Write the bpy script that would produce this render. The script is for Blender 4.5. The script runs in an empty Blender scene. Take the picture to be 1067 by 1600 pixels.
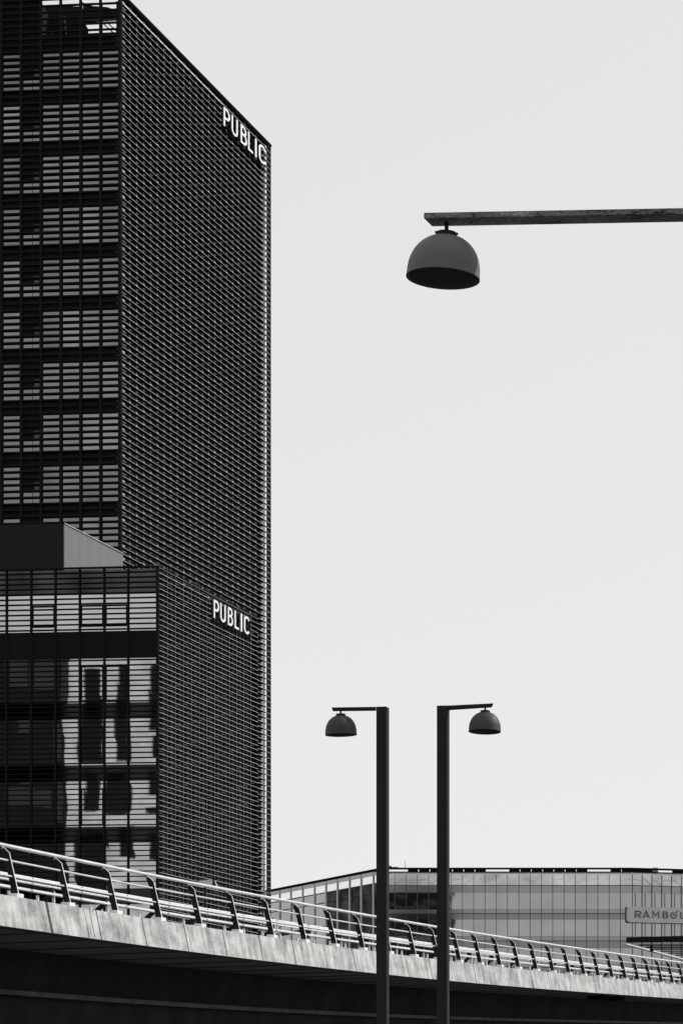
import bpy, math, random
from mathutils import Vector
random.seed(7)
C = bpy.context.scene
COL = C.collection
# ------------------------------------------------------------------ camera
F, CX, HY, EYE = 5000.0, 533.5, 1760.0, 1.6      # focal length in photo pixels, centre column, horizon row, eye height
cam = bpy.data.objects.new('camera', bpy.data.cameras.new('camera'))
COL.objects.link(cam)
cam.location = (0, 0, EYE); cam.rotation_euler = (math.radians(90), 0, 0)
cam.data.sensor_fit = 'HORIZONTAL'; cam.data.sensor_width = 36
cam.data.lens = 36 * F / 1067; cam.data.shift_y = (HY - 800) / 1067
cam.data.clip_start = 0.5; cam.data.clip_end = 20000
C.camera = cam
# ------------------------------------------------------------------ sky, sun, exposure
SUN_EL, SUN_ROT = math.radians(38), math.radians(68)
w = bpy.data.worlds.new('World'); C.world = w; w.use_nodes = True
nt = w.node_tree; nt.nodes.clear()
sky = nt.nodes.new('ShaderNodeTexSky'); sky.sky_type = 'NISHITA'; sky.sun_disc = False
sky.sun_elevation = SUN_EL; sky.sun_rotation = SUN_ROT; sky.air_density = 1.0; sky.dust_density = 1.0
bw = nt.nodes.new('ShaderNodeRGBToBW')           # black and white photograph: grey sky
pw = nt.nodes.new('ShaderNodeMath'); pw.operation = 'POWER'; pw.inputs[1].default_value = 0.13
ml = nt.nodes.new('ShaderNodeMath'); ml.operation = 'MULTIPLY'; ml.inputs[1].default_value = 6.7
bg = nt.nodes.new('ShaderNodeBackground'); bg.inputs['Strength'].default_value = 0.1
ow = nt.nodes.new('ShaderNodeOutputWorld')
L = nt.links.new
L(sky.outputs[0], bw.inputs[0]); L(bw.outputs[0], pw.inputs[0]); L(pw.outputs[0], ml.inputs[0])
L(ml.outputs[0], bg.inputs['Color']); L(bg.outputs[0], ow.inputs[0])
sd = bpy.data.lights.new('sun', 'SUN'); sd.energy = 3.6; sd.angle = math.radians(0.5); sd.color = (1, 0.985, 0.965)
sun = bpy.data.objects.new('sun', sd); COL.objects.link(sun)
sdir = Vector((math.sin(SUN_ROT) * math.cos(SUN_EL), math.cos(SUN_ROT) * math.cos(SUN_EL), math.sin(SUN_EL)))
sun.rotation_euler = sdir.to_track_quat('Z', 'Y').to_euler(); sun.location = (0, 0, 60)
C.view_settings.view_transform = 'Standard'; C.view_settings.look = 'None'
C.view_settings.exposure = 0; C.view_settings.gamma = 1
C.render.film_transparent = False

# ------------------------------------------------------------------ materials
def mat(name, g, rough=0.5, metal=0.0, spec=0.5, tint=(1.0, 0.99, 0.985), lo=None, hi=None, scale=(1, 1, 1), nscale=3.0,
        bump=0.0, bscale=10.0, detail=6, ramp=(0.35, 0.7)):
    m = bpy.data.materials.new(name); m.use_nodes = True
    n = m.node_tree.nodes; l = m.node_tree.links.new
    p = n['Principled BSDF']
    p.inputs['Base Color'].default_value = (g * tint[0], g * tint[1], g * tint[2], 1)
    p.inputs['Roughness'].default_value = rough; p.inputs['Metallic'].default_value = metal
    p.inputs['Specular IOR Level'].default_value = spec
    tc = n.new('ShaderNodeTexCoord')
    if lo is not None:
        mp = n.new('ShaderNodeMapping'); mp.inputs['Scale'].default_value = scale
        nz = n.new('ShaderNodeTexNoise'); nz.inputs['Scale'].default_value = nscale; nz.inputs['Detail'].default_value = detail
        cr = n.new('ShaderNodeValToRGB')
        cr.color_ramp.elements[0].position = ramp[0]; cr.color_ramp.elements[1].position = ramp[1]
        cr.color_ramp.elements[0].color = (lo * tint[0], lo * tint[1], lo * tint[2], 1)
        cr.color_ramp.elements[1].color = (hi * tint[0], hi * tint[1], hi * tint[2], 1)
        l(tc.outputs['Object'], mp.inputs[0]); l(mp.outputs[0], nz.inputs['Vector']); l(nz.outputs['Fac'], cr.inputs[0])
        l(cr.outputs[0], p.inputs['Base Color'])
    if bump > 0:
        nb = n.new('ShaderNodeTexNoise'); nb.inputs['Scale'].default_value = bscale; nb.inputs['Detail'].default_value = 1.0
        b = n.new('ShaderNodeBump'); b.inputs['Distance'].default_value = bump; b.inputs['Strength'].default_value = 1
        l(tc.outputs['Object'], nb.inputs['Vector']); l(nb.outputs['Fac'], b.inputs['Height']); l(b.outputs[0], p.inputs['Normal'])
    return m

M = {}
M['black'] = mat('black_cladding', 0.026, 0.8, spec=0.0)
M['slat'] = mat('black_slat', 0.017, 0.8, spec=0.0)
M['litedge_steel'] = mat('sunlit_edge_and_steel', 0.36, 0.45, metal=0.0, lo=0.29, hi=0.41, nscale=0.6)  # sunlight on louvre edges put into a pale tone; also pale roof steel
M['fin'] = mat('grey_fin', 0.4, 0.5, lo=0.25, hi=0.5, nscale=0.5)
M['bracket'] = mat('bracket_grey', 0.12, 0.6, lo=0.07, hi=0.17, nscale=0.5)
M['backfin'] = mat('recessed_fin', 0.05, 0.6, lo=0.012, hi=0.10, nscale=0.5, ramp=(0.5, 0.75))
M['findim'] = mat('dim_fin', 0.14, 0.5, lo=0.03, hi=0.16, nscale=0.35)
M['tglass'] = mat('tower_glass', 0.22, 0.06, metal=1.0, lo=0.16, hi=0.24, nscale=0.12, bump=0.0008, bscale=0.7)
M['bglass'] = mat('lobby_glass', 0.5, 0.01, metal=1.0, lo=0.46, hi=0.54, nscale=0.5, bump=0.0009, bscale=0.55)
M['spandrel'] = mat('spandrel_glass', 0.028, 0.03, metal=1.0, bump=0.0009, bscale=0.55)
M['dimglass'] = mat('low_reflect_glass', 0.05, 0.05, metal=1.0, lo=0.03, hi=0.09, nscale=0.4, bump=0.0009, bscale=0.55)  # dark glass that reflects little
M['screen'] = mat('perforated_panel', 0.25, 0.5)
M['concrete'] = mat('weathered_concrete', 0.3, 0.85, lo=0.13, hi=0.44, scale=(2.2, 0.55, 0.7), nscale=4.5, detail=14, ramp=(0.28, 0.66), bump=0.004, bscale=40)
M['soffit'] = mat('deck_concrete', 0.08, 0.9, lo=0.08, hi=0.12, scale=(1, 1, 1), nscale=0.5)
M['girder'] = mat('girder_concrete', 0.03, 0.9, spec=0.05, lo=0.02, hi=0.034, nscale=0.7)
M['ledge'] = mat('girder_ledge', 0.1, 0.9, lo=0.05, hi=0.1, nscale=1.2)
M['groove'] = mat('joint_sealant', 0.02, 0.9); M['board'] = mat('board_mark', 0.05, 0.9)
M['wingrefl'] = mat('wing_dark_reflection', 0.06, 0.4, metal=0.0, spec=0.0, lo=0.012, hi=0.14, nscale=0.3, bump=0.002, bscale=0.35)  # dark reflection put into the glass colour
M['galv'] = mat('galvanised_steel', 0.75, 0.5, metal=0.0, lo=0.66, hi=0.82, nscale=2.5)
M['stain'] = mat('brushed_steel', 0.7, 0.35, metal=0.3, lo=0.6, hi=0.75, nscale=1.5)
M['poststeel'] = mat('dark_post_steel', 0.012, 0.6, spec=0.15, lo=0.009, hi=0.016, nscale=5)
M['lamppaint'] = mat('charcoal_lamp_paint', 0.018, 0.6, spec=0.03, lo=0.022, hi=0.029, nscale=4)
M['dome'] = mat('grey_dome_paint', 0.12, 0.6, spec=0.25, lo=0.105, hi=0.125, nscale=2.5)
M['domesmall'] = mat('dark_dome_paint', 0.05, 0.6, spec=0.25, lo=0.042, hi=0.055, nscale=6)
M['inside'] = mat('lamp_interior', 0.09, 0.5, spec=0.3)
M['lens'] = mat('lamp_lens', 0.03, 0.3, spec=0.3)
M['white'] = mat('white_letter', 0.85, 0.5)
M['office'] = mat('office_glass', 0.36, 0.02, metal=1.0, lo=0.33, hi=0.385, nscale=0.3, bump=0.0022, bscale=0.35)
M['officedark'] = mat('office_sill_glass', 0.2, 0.05, metal=1.0, bump=0.0022, bscale=0.35)
M['officemid'] = mat('office_band_glass', 0.26, 0.08, metal=1.0, bump=0.0022, bscale=0.35)
M['parapet'] = mat('parapet_glass', 0.55, 0.15, metal=1.0, lo=0.42, hi=0.75, nscale=0.22, scale=(1, 1, 1.5), bump=0.002, bscale=0.5)
M['mullion'] = mat('office_mullion', 0.07, 0.5)
M['rearbar'] = mat('office_soft_bar', 0.2, 0.5)
M['clere'] = mat('clerestory_glass', 0.95, 0.1, metal=1.0)
M['whitetrim'] = mat('white_trim', 0.8, 0.5)
M['signpanel'] = mat('grey_sign_panel', 0.5, 0.5, lo=0.52, hi=0.6, nscale=0.4)
M['signink'] = mat('dark_sign_letter', 0.12, 0.6)
M['asphalt'] = mat('asphalt', 0.06, 0.95, lo=0.05, hi=0.08, nscale=0.6)
M['facade'] = mat('pale_facade', 0.8, 0.8, lo=0.62, hi=0.85, nscale=0.35, detail=8)
M['darkfacade'] = mat('dark_facade', 0.016, 0.8, spec=0.05)
M['dimwin'] = mat('dim_window', 0.045, 0.6, spec=0.1)
M['tglass2'] = mat('tower_glass_pale', 0.26, 0.08, metal=1.0, lo=0.2, hi=0.3, nscale=0.2, bump=0.0008, bscale=0.7)
M['tglass3'] = mat('tower_glass_deep', 0.18, 0.06, metal=1.0, lo=0.12, hi=0.22, nscale=0.2, bump=0.0008, bscale=0.7)
M['core'] = mat('dark_interior', 0.02, 0.9)
def concrete():
    m = mat('weathered_concrete', 0.3, 0.9, bump=0.004, bscale=40)
    n = m.node_tree.nodes; l = m.node_tree.links.new; p = n['Principled BSDF']; tc = n.new('ShaderNodeTexCoord')
    def nz(sc, k, det):
        mp = n.new('ShaderNodeMapping'); mp.inputs['Scale'].default_value = sc
        z = n.new('ShaderNodeTexNoise'); z.inputs['Scale'].default_value = k; z.inputs['Detail'].default_value = det; z.inputs['Roughness'].default_value = 0.65
        l(tc.outputs['Object'], mp.inputs[0]); l(mp.outputs[0], z.inputs['Vector']); return z.outputs['Fac']
    def mth(op, a, b):
        q = n.new('ShaderNodeMath'); q.operation = op
        for i, v in enumerate((a, b)):
            if isinstance(v, float): q.inputs[i].default_value = v
            else: l(v, q.inputs[i])
        return q.outputs[0]
    streak = nz((1.0, 0.55, 0.10), 5.0, 8); patch = nz((1, .35, 1), 2.2, 10); fine = nz((3, 1, 3), 14.0, 6)
    v = mth('ADD', mth('MULTIPLY', streak, 0.4), mth('ADD', mth('MULTIPLY', patch, 0.35), mth('MULTIPLY', fine, 0.25)))
    cr = n.new('ShaderNodeValToRGB'); e = cr.color_ramp.elements
    e[0].position = 0.38; e[0].color = (0.11, 0.11, 0.108, 1); e[1].position = 0.58; e[1].color = (0.54, 0.535, 0.53, 1)
    l(v, cr.inputs[0]); l(cr.outputs[0], p.inputs['Base Color']); return m
M['concrete'] = concrete()
# rust flecks on the big lamp arm
def flecked():
    m = mat('worn_arm_paint', 0.05, 0.6, spec=0.2)
    n = m.node_tree.nodes; l = m.node_tree.links.new; p = n['Principled BSDF']
    tc = n.new('ShaderNodeTexCoord'); mp = n.new('ShaderNodeMapping'); mp.inputs['Scale'].default_value = (1, 1, 2.5)
    a = n.new('ShaderNodeTexNoise'); a.inputs['Scale'].default_value = 3.0; a.inputs['Detail'].default_value = 3
    b = n.new('ShaderNodeTexNoise'); b.inputs['Scale'].default_value = 34; b.inputs['Detail'].default_value = 8
    mu = n.new('ShaderNodeMath'); mu.operation = 'MULTIPLY'
    l(tc.outputs['Object'], mp.inputs[0]); l(mp.outputs[0], a.inputs['Vector']); l(mp.outputs[0], b.inputs['Vector'])
    l(a.outputs['Fac'], mu.inputs[0]); l(b.outputs['Fac'], mu.inputs[1])
    cr = n.new('ShaderNodeValToRGB')
    e = cr.color_ramp.elements
    e[0].position = 0.16; e[0].color = (0.02, 0.02, 0.02, 1); e[1].position = 0.22; e[1].color = (0.15, 0.149, 0.147, 1)
    x = e.new(0.32); x.color = (0.17, 0.168, 0.165, 1); x = e.new(0.37); x.color = (0.36, 0.355, 0.35, 1)
    l(mu.outputs[0], cr.inputs[0]); l(cr.outputs[0], p.inputs['Base Color'])
    return m
M['arm'] = flecked()

# ------------------------------------------------------------------ builders
def P(px, py, D):                                  # point seen at photo pixel (px,py) at distance D
    return Vector(((px - CX) * D / F, D, EYE + (HY - py) * D / F))
def thing(name, label, cat, loc=(0, 0, 0), group=None, kind=None):
    o = bpy.data.objects.new(name, None); COL.objects.link(o); o.location = loc; o.empty_display_size = 0.3
    o['label'] = label; o['category'] = cat
    if group: o['group'] = group
    if kind: o['kind'] = kind
    return o
class MB:
    def __init__(s): s.v = []; s.f = []; s.m = []
    def hexa(s, p, mi=0):                          # 8 corners: bottom ring 0-3, top ring 4-7
        b = len(s.v); s.v += [tuple(q) for q in p]
        for f in ((3, 2, 1, 0), (4, 5, 6, 7), (0, 1, 5, 4), (1, 2, 6, 5), (2, 3, 7, 6), (3, 0, 4, 7)):
            s.f.append(tuple(b + i for i in f)); s.m.append(mi)
    def box(s, x0, x1, y0, y1, z0, z1, mi=0):
        s.hexa([(x0, y0, z0), (x1, y0, z0), (x1, y1, z0), (x0, y1, z0), (x0, y0, z1), (x1, y0, z1), (x1, y1, z1), (x0, y1, z1)], mi)
    def beam(s, a, b, wd, ht, mi=0, up=(0, 0, 1)):
        a = Vector(a); b = Vector(b); d = (b - a).normalized(); up = Vector(up)
        r = d.cross(up).normalized(); u = r.cross(d).normalized()
        r *= wd / 2; u *= ht / 2
        s.hexa([a - r - u, a + r - u, b + r - u, b - r - u, a - r + u, a + r + u, b + r + u, b - r + u], mi)
    def prism(s, poly, z0, z1, mi=0):              # poly counter-clockwise seen from above
        n = len(poly); b = len(s.v)
        s.v += [(p[0], p[1], z0) for p in poly] + [(p[0], p[1], z1) for p in poly]
        s.f.append(tuple(b + i for i in reversed(range(n)))); s.m.append(mi)
        s.f.append(tuple(b + n + i for i in range(n))); s.m.append(mi)
        for i in range(n):
            j = (i + 1) % n; s.f.append((b + i, b + j, b + n + j, b + n + i)); s.m.append(mi)
    def plate(s, pts, thick, mi=0):                # flat polygon (3-D points) given a thickness vector
        n = len(pts); b = len(s.v); t = Vector(thick)
        s.v += [tuple(Vector(p)) for p in pts] + [tuple(Vector(p) + t) for p in pts]
        s.f.append(tuple(b + i for i in range(n))); s.m.append(mi)
        s.f.append(tuple(b + n + i for i in reversed(range(n)))); s.m.append(mi)
        for i in range(n):
            j = (i + 1) % n; s.f.append((b + i, b + n + i, b + n + j, b + j)); s.m.append(mi)
    def tube(s, path, r, seg=12, mi=0, caps=True):
        path = [Vector(p) for p in path]; n = len(path); b = len(s.v)
        for i, p in enumerate(path):
            d = (path[min(i + 1, n - 1)] - path[max(i - 1, 0)]).normalized()
            u = Vector((0, 0, 1)) if abs(d.z) < 0.9 else Vector((1, 0, 0))
            a = d.cross(u).normalized(); c = a.cross(d).normalized()
            for k in range(seg):
                t = 2 * math.pi * k / seg
                s.v.append(tuple(p + a * (r * math.cos(t)) + c * (r * math.sin(t))))
        for i in range(n - 1):
            for k in range(seg):
                k2 = (k + 1) % seg
                s.f.append((b + i * seg + k, b + i * seg + k2, b + (i + 1) * seg + k2, b + (i + 1) * seg + k)); s.m.append(mi)
        if caps:
            s.f.append(tuple(b + k for k in range(seg))); s.m.append(mi)
            s.f.append(tuple(b + (n - 1) * seg + k for k in reversed(range(seg)))); s.m.append(mi)
    def lathe(s, prof, fn, seg=64, mi=0):          # prof: list of (r, z); fn places a local point
        b = len(s.v); n = len(prof)
        for r, z in prof:
            for k in range(seg):
                t = 2 * math.pi * k / seg
                s.v.append(tuple(fn(Vector((r * math.cos(t), r * math.sin(t), z)))))
        for i in range(n - 1):
            for k in range(seg):
                k2 = (k + 1) % seg
                s.f.append((b + i * seg + k, b + i * seg + k2, b + (i + 1) * seg + k2, b + (i + 1) * seg + k)); s.m.append(mi)
    def build(s, name, mats, parent=None, smooth=False, label=None):
        off = Vector((0, 0, 0)); q = parent
        while q is not None: off += q.location; q = q.parent
        me = bpy.data.meshes.new(name)
        me.from_pydata([tuple(Vector(v) - off) for v in s.v], [], s.f); me.update()
        if not isinstance(mats, (list, tuple)): mats = [mats]
        for k in mats: me.materials.append(M[k])
        for p, i in zip(me.polygons, s.m): p.material_index = i; p.use_smooth = smooth
        o = bpy.data.objects.new(name, me); COL.objects.link(o); o.parent = parent
        if label: o['label'] = label
        return o
def tagm(o, label, cat, group=None):
    o['label'] = label; o['category'] = cat
    if group: o['group'] = group
    return o
def struct(name, mb, m):
    o = mb.build(name, m); o['kind'] = 'structure'; return o

class Face:                                        # a vertical facade plane: corner, unit direction u, outward normal n
    def __init__(s, corner, u, outsign):
        s.c = Vector((corner[0], corner[1], 0)); s.u = Vector((u[0], u[1], 0)).normalized()
        s.n = Vector((s.u.y, -s.u.x, 0)) * outsign
    def pt(s, u, z, out=0.0):
        q = s.c + s.u * u + s.n * out; return Vector((q.x, q.y, z))
    def uat(s, px, out=0.0):                       # u seen at photo column px
        k = (px - CX) / F; q = s.c + s.n * out
        return (k * q.y - q.x) / (s.u.x - k * s.u.y)
    def zat(s, px, py, out=0.0):
        q = s.pt(s.uat(px, out), 0, out); return EYE + (HY - py) * q.y / F
    def box(s, mb, u0, u1, o0, o1, z0, z1, mi=0):
        A = [(u0, o0), (u1, o0), (u1, o1), (u0, o1)]
        mb.hexa([s.pt(a, z0, b) for a, b in A] + [s.pt(a, z1, b) for a, b in A], mi)
    def refl(s, px, py, L, out=0.0):               # where the mirrored view ray through a pixel lands after L metres
        q = s.pt(s.uat(px, out), 0, out); q.z = EYE + (HY - py) * q.y / F
        d = (q - Vector((0, 0, EYE))).normalized(); r = d - 2 * d.dot(s.n) * s.n
        return q + r * L, r

TR = (1925 - CX) / F                               # receding direction shared by the right faces
TL = (-39900 - CX) / F                             # direction of the left faces
uR = Vector((TR, 1, 0)).normalized(); uL = Vector((TL, 1, 0)).normalized()

# ------------------------------------------------------------------ ground
g = MB(); g.v = [(-6000, -6000, 0), (6000, -6000, 0), (6000, 9000, 0), (-6000, 9000, 0)]; g.f = [(0, 1, 2, 3)]; g.m = [0]
struct('ground', g, 'asphalt')

# ------------------------------------------------------------------ tower
D0 = 215.5
c0 = P(189, 0, D0)
TLF = Face((c0.x, c0.y), uL, 1); TRF = Face((c0.x, c0.y), uR, 1)
if TLF.n.y > 0: TLF.n *= -1
if TRF.n.x < 0: TRF.n *= -1
zt = lambda py: EYE + (HY - py) * D0 / F           # height of a row measured at the tower's near corner
tower = thing('hotel_tower', 'tall black louvred hotel tower, its lit side screened by horizontal slats, their sunlit edges painted pale', 'building', (c0.x - 10, c0.y + 16, 0))
UL = 22.0                                          # modelled width of the left face
UR = TRF.uat(424); UB = TRF.uat(409.5, -0.45)      # end of the screen, end of the solid body
ztop = zt(-11); zroof = zt(46)
def inset(f1, f2, o1, o2):                         # corner of two inset facade lines
    a = f1.c + f1.n * o1; b = f2.c + f2.n * o2
    k = ((b - a).cross(f2.u)).z / (f1.u.cross(f2.u)).z
    return a + f1.u * k
cb = inset(TLF, TRF, -0.34, -0.45)
pR = TRF.pt(UB, 0, -0.45); pL = TLF.pt(UL, 0, -0.34)
far = pR + (pL - cb)
foot = [(cb.x, cb.y), (pR.x, pR.y), (far.x, far.y), (pL.x, pL.y)]
m = MB(); m.prism(foot, 0, zroof, 0); m.build('wall', 'black', tower)
# the taller plant part of the roof, left of column 62
e = TLF.uat(63, -0.34)
q0 = TLF.pt(e, 0, -0.34); q1 = TLF.pt(e, 0, -14); q2 = TLF.pt(UL, 0, -14)
m = MB(); m.prism([(q0.x, q0.y), (q1.x, q1.y), (q2.x, q2.y), (pL.x, pL.y)], zroof + 0.003, ztop - 0.1, 0)
m.build('plant_room', 'black', tower)
PITCH = 10.14 * D0 / F
nrow = int((HY + 11) / 10.14)
# left-face slats and mullions
m = MB()
for k in range(0, 118):
    z = ztop - 0.10 - k * PITCH
    TLF.box(m, 0.02, UL, 0.0, -0.22, z - 0.095, z)
m.build('slat_screen', 'slat', tower)
BAY = 31.7 * D0 / F
m = MB()
ub = [0.11] + [0.06 + BAY * k for k in range(1, 15)]
for k, u in enumerate(ub):
    hw = 0.085 if k else 0.10
    TLF.box(m, u - hw, u + hw, -0.012, -0.245, 0.2, ztop + 0.004)
m.build('mullion', 'slat', tower)
# windows of the left face, behind the slats
STO = 81.1
gl = 0.26
for s in range(11):
    y0 = 73.3 - 0.6 + (s - 0) * STO; y1 = y0 + 59.5
    if s == 10: y0, y1 = y0, y0 + 59.5
    for b in range(6):
        if b == 6: continue
        u0 = ub[b] + 0.06; u1 = ub[b + 1] - 0.06
        dark = (b == 4)
        za, zb = zt(y1 + 4), zt(y0 + 4)
        fr = MB()
        if dark:
            TLF.box(fr, u0, u1, -0.335, -0.30, zt(y1 + 4), zb)
            f = fr.build('window', 'black', tower)
            pa = MB(); j = -0.262
            TLF.box(pa, u0 + 0.02, u0 + 0.52, j, -0.29, za, zt(y1 + 4 - 20))
            TLF.box(pa, u0 + 0.56, u1 - 0.02, j - 0.004, -0.295, za, zt(y1 + 4 - 20))
            pa.build('pane', 'tglass', f)
            pa = MB(); TLF.box(pa, u0 + 0.03, u0 + 0.42, j - 0.01, -0.294, zt(y1 + 4 - 36), zt(y1 + 4 - 23))
            pa.build('pane', 'dimglass', f, label='small dark upper pane')
        else:
            TLF.box(fr, u0, u1, -0.335, -0.30, za, zb)
            f = fr.build('window', 'black', tower)
            t = [random.uniform(-0.002, 0.002) for _ in range(4)]
            pa = MB()
            pa.hexa([TLF.pt(u0, za, -gl + t[0]), TLF.pt(u1, za, -gl + t[1]), TLF.pt(u1, za, -0.298), TLF.pt(u0, za, -0.298),
                     TLF.pt(u0, zb, -gl + t[2]), TLF.pt(u1, zb, -gl + t[3]), TLF.pt(u1, zb, -0.298), TLF.pt(u0, zb, -0.298)])
            pa.build('pane', random.choice(('tglass', 'tglass', 'tglass2', 'tglass3')), f)
# right-face screen: deep black louvres with front strips coloured pale as sunlit edges
lv = MB(); tr = MB(); fn = MB(); ds = MB()
NB = 23; u_first = TRF.uat(191.5)
bays = [u_first + (TRF.uat(412) - u_first) * k / (NB - 0.5) for k in range(NB)]
def in_sign(u, z, rects):
    return any(a <= u <= b and c <= z <= d for a, b, c, d in rects)
S1 = (TRF.uat(345), TRF.uat(415.5), TRF.zat(349, 203), TRF.zat(349, 163))
for k in range(0, 165):
    z = ztop - 0.10 - k * PITCH
    if z < 3: break
    skip = 1 <= k <= 0
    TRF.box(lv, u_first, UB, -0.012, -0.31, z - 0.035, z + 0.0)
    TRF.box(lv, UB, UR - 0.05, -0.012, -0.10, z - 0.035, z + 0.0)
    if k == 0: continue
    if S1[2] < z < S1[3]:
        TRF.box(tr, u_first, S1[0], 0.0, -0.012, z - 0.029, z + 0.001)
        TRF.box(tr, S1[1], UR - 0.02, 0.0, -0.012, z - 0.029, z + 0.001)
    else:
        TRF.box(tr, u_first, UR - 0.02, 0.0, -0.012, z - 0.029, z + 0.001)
    for i, u in enumerate(bays):
        if u > UB: continue
        TRF.box(fn, u, u + 0.06, -0.03, -0.06, z + 0.003, z + 0.22)
        if i == 0:
            if k % 2 == 1: TRF.box(ds, u + 0.02, u + 0.55, -0.03, -0.06, z + 0.07, z + 0.17)
            else: TRF.box(ds, u + 0.02, u + 0.8, -0.03, -0.06, z + 0.18, z + 0.205)
        else:
            if (k + i) % 2 == 1: TRF.box(ds, u + 0.07, u + 0.27, -0.03, -0.06, z + 0.01, z + 0.10)
            else: TRF.box(fn, u + 0.06, u + 0.50, -0.03, -0.06, z + 0.19, z + 0.212)
def join(name, parts, parent):
    o = MB(); ms = []
    for mb, mt in parts:
        b = len(o.v); o.v += mb.v; o.f += [tuple(b + i for i in f) for f in mb.f]; o.m += [len(ms)] * len(mb.f); ms.append(mt)
    return o.build(name, ms, parent)
join('louvre_screen', ((lv, 'slat'), (tr, 'litedge_steel'), (fn, 'bracket'), (ds, 'fin')), tower)
m = MB(); TRF.box(m, 0.6, UB, -0.46, -0.55, zroof - 1, ztop - 0.25); m.build('sky_block_screen', 'black', tower)  # black back-screen added to block sky behind the top louvres
# corner and end posts, top coping
m = MB()
TRF.box(m, 0.0, u_first - 0.02, 0.0, -0.05, 0.2, ztop)
uE = TRF.uat(418.2)
m.build('corner_post', 'slat', tower)
m = MB(); TRF.box(m, uE, UR, -0.03, -0.10, 0.2, ztop)
TRF.box(m, TRF.uat(412.8), TRF.uat(415.2), -0.06, -0.12, 0.2, ztop - 0.3, 1)
m.build('end_post', ['slat', 'findim'], tower)
m = MB(); TRF.box(m, -0.02, UR + 0.03, 0.02, -0.35, ztop, ztop + 0.16); m.build('coping', 'slat', tower)
m = MB(); TLF.box(m, 0.03, UL, 0.02, -0.35, ztop, ztop + 0.16); m.build('coping', 'slat', tower)
# pale dots standing for small highlights along the corner seam
m = MB()
for k in range(0, 90, 2):
    z = ztop - 0.55 - k * PITCH
    TLF.box(m, 0.03, 0.075, 0.0, 0.02, z, z + 0.05)
m.build('corner_glint', 'findim', tower)
# steelwork in the open top storey
m = MB()
for px in (61.5, 93.5, 126, 157.5):
    u = TLF.uat(px, -1.2)
    m.beam(TLF.pt(u, zroof, -1.6), TLF.pt(u, ztop - 0.1, -1.6), 0.10, 0.10, 0, (0, 1, 0))
    m.beam(TLF.pt(u + 0.1, zroof, -1.6), TLF.pt(u + 0.1, ztop - 0.1, -1.6), 0.04, 0.04, 1, (0, 1, 0))
m.build('roof_frame', ['slat', 'litedge_steel'], tower)
m = MB()
def tp(px, py, o): 
    return TLF.pt(TLF.uat(px, o), TLF.zat(px, py, o), o)
m.plate([tp(66, 56, -3.2), tp(132, 52, -3.2), tp(133, 36, -3.2), tp(124, 36, -3.2), tp(124, 9, -3.2), tp(66, 8, -3.2)], TLF.n * -1.2)
m.plate([tp(127, 31, -4.2), tp(187, 27, -4.2), tp(187, 17, -4.2), tp(168, 10, -4.2), tp(130, 7, -4.2)], TLF.n * -0.5)
m.beam(tp(158, 33, -2.4), tp(181, 54, -2.4), 0.07, 0.07); m.beam(tp(166, 33, -2.4), tp(189, 54, -2.4), 0.07, 0.07)
m.beam(tp(128, 4, -2.2), tp(176, 22, -2.2), 0.12, 0.12)
m.build('roof_equipment', 'slat', tower)
m = MB()
m.beam(tp(80, 7.5, -2.0), tp(160, 4.5, -2.0), 0.05, 0.05); m.beam(tp(127, 31.5, -2.0), tp(187, 29, -2.0), 0.06, 0.06)
for a, b, c, d in ((68, 30, 72, 20), (98, 30, 97, 26), (100, 24, 104, 58), (69, 56, 70, 48), (78, 55, 84, 50)):
    m.beam(tp(a, b, -2.1), tp(c, d, -2.1), 0.07, 0.07)
m.build('roof_pipe', 'findim', tower)

# ------------------------------------------------------------------ lower block
DB = 194.0
b0 = P(247.5, 0, DB)
BLF = Face((b0.x, b0.y), uL, 1); BRF = Face((b0.x, b0.y), uR, 1)
if BLF.n.y > 0: BLF.n *= -1
if BRF.n.x < 0: BRF.n *= -1
zb_ = lambda py: EYE + (HY - py) * DB / F
block = thing('lobby_block', 'lower black louvred block in front of the tower, reflecting windows behind its slats', 'building', (b0.x - 8, b0.y + 8, 0))
BUL = 24.0; BUR = BRF.uat(403.5)
zbt = zb_(886)
cb = inset(BLF, BRF, -0.34, -0.45)
pR = BRF.pt(BUR, 0, -0.45); pL = BLF.pt(BUL, 0, -0.34); far = pR + (pL - cb)
m = MB(); m.prism([(cb.x, cb.y), (pR.x, pR.y), (far.x, far.y), (pL.x, pL.y)], 0, zbt - 0.1)
m.build('wall', 'black', block)
BP = 8.085 * DB / F
m = MB()
for k in range(0, 62):
    z = zb_(923.9) + 5 * BP - k * BP
    BLF.box(m, 0.02, BUL, 0.0, -0.10, z - 0.045, z)
m.build('slat_screen', 'slat', block)
pxs = [247.5, 199.6, 162.2, 123.8, 85.8, 47.9, 9.6, -28.5]
bu = [BLF.uat(p) for p in pxs]
m = MB()
for k, u in enumerate(bu):
    hw = 0.05 if k else 0.07
    BLF.box(m, u - hw + (0.09 if k == 0 else 0), u + hw + (0.09 if k == 0 else 0), -0.012, -0.19, 0.2, zbt + 0.004)
m.build('mullion', 'slat', block)
gB = 0.2
rows = [(886, 924.3, 'dimglass'), (925.5, 983, 'bglass'), (1026, 1095.4, 'bglass'), (1121, 1193, 'bglass'), (1218.5, 1290, 'bglass'), (1315.5, 1387, 'bglass'), (1412, 1480, 'bglass')]
band = [(983, 1026, 'black'), (1095.4, 1121, 'spandrel'), (1193, 1218.5, 'spandrel'), (1290, 1315.5, 'spandrel'), (1387, 1412, 'spandrel')]
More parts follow.
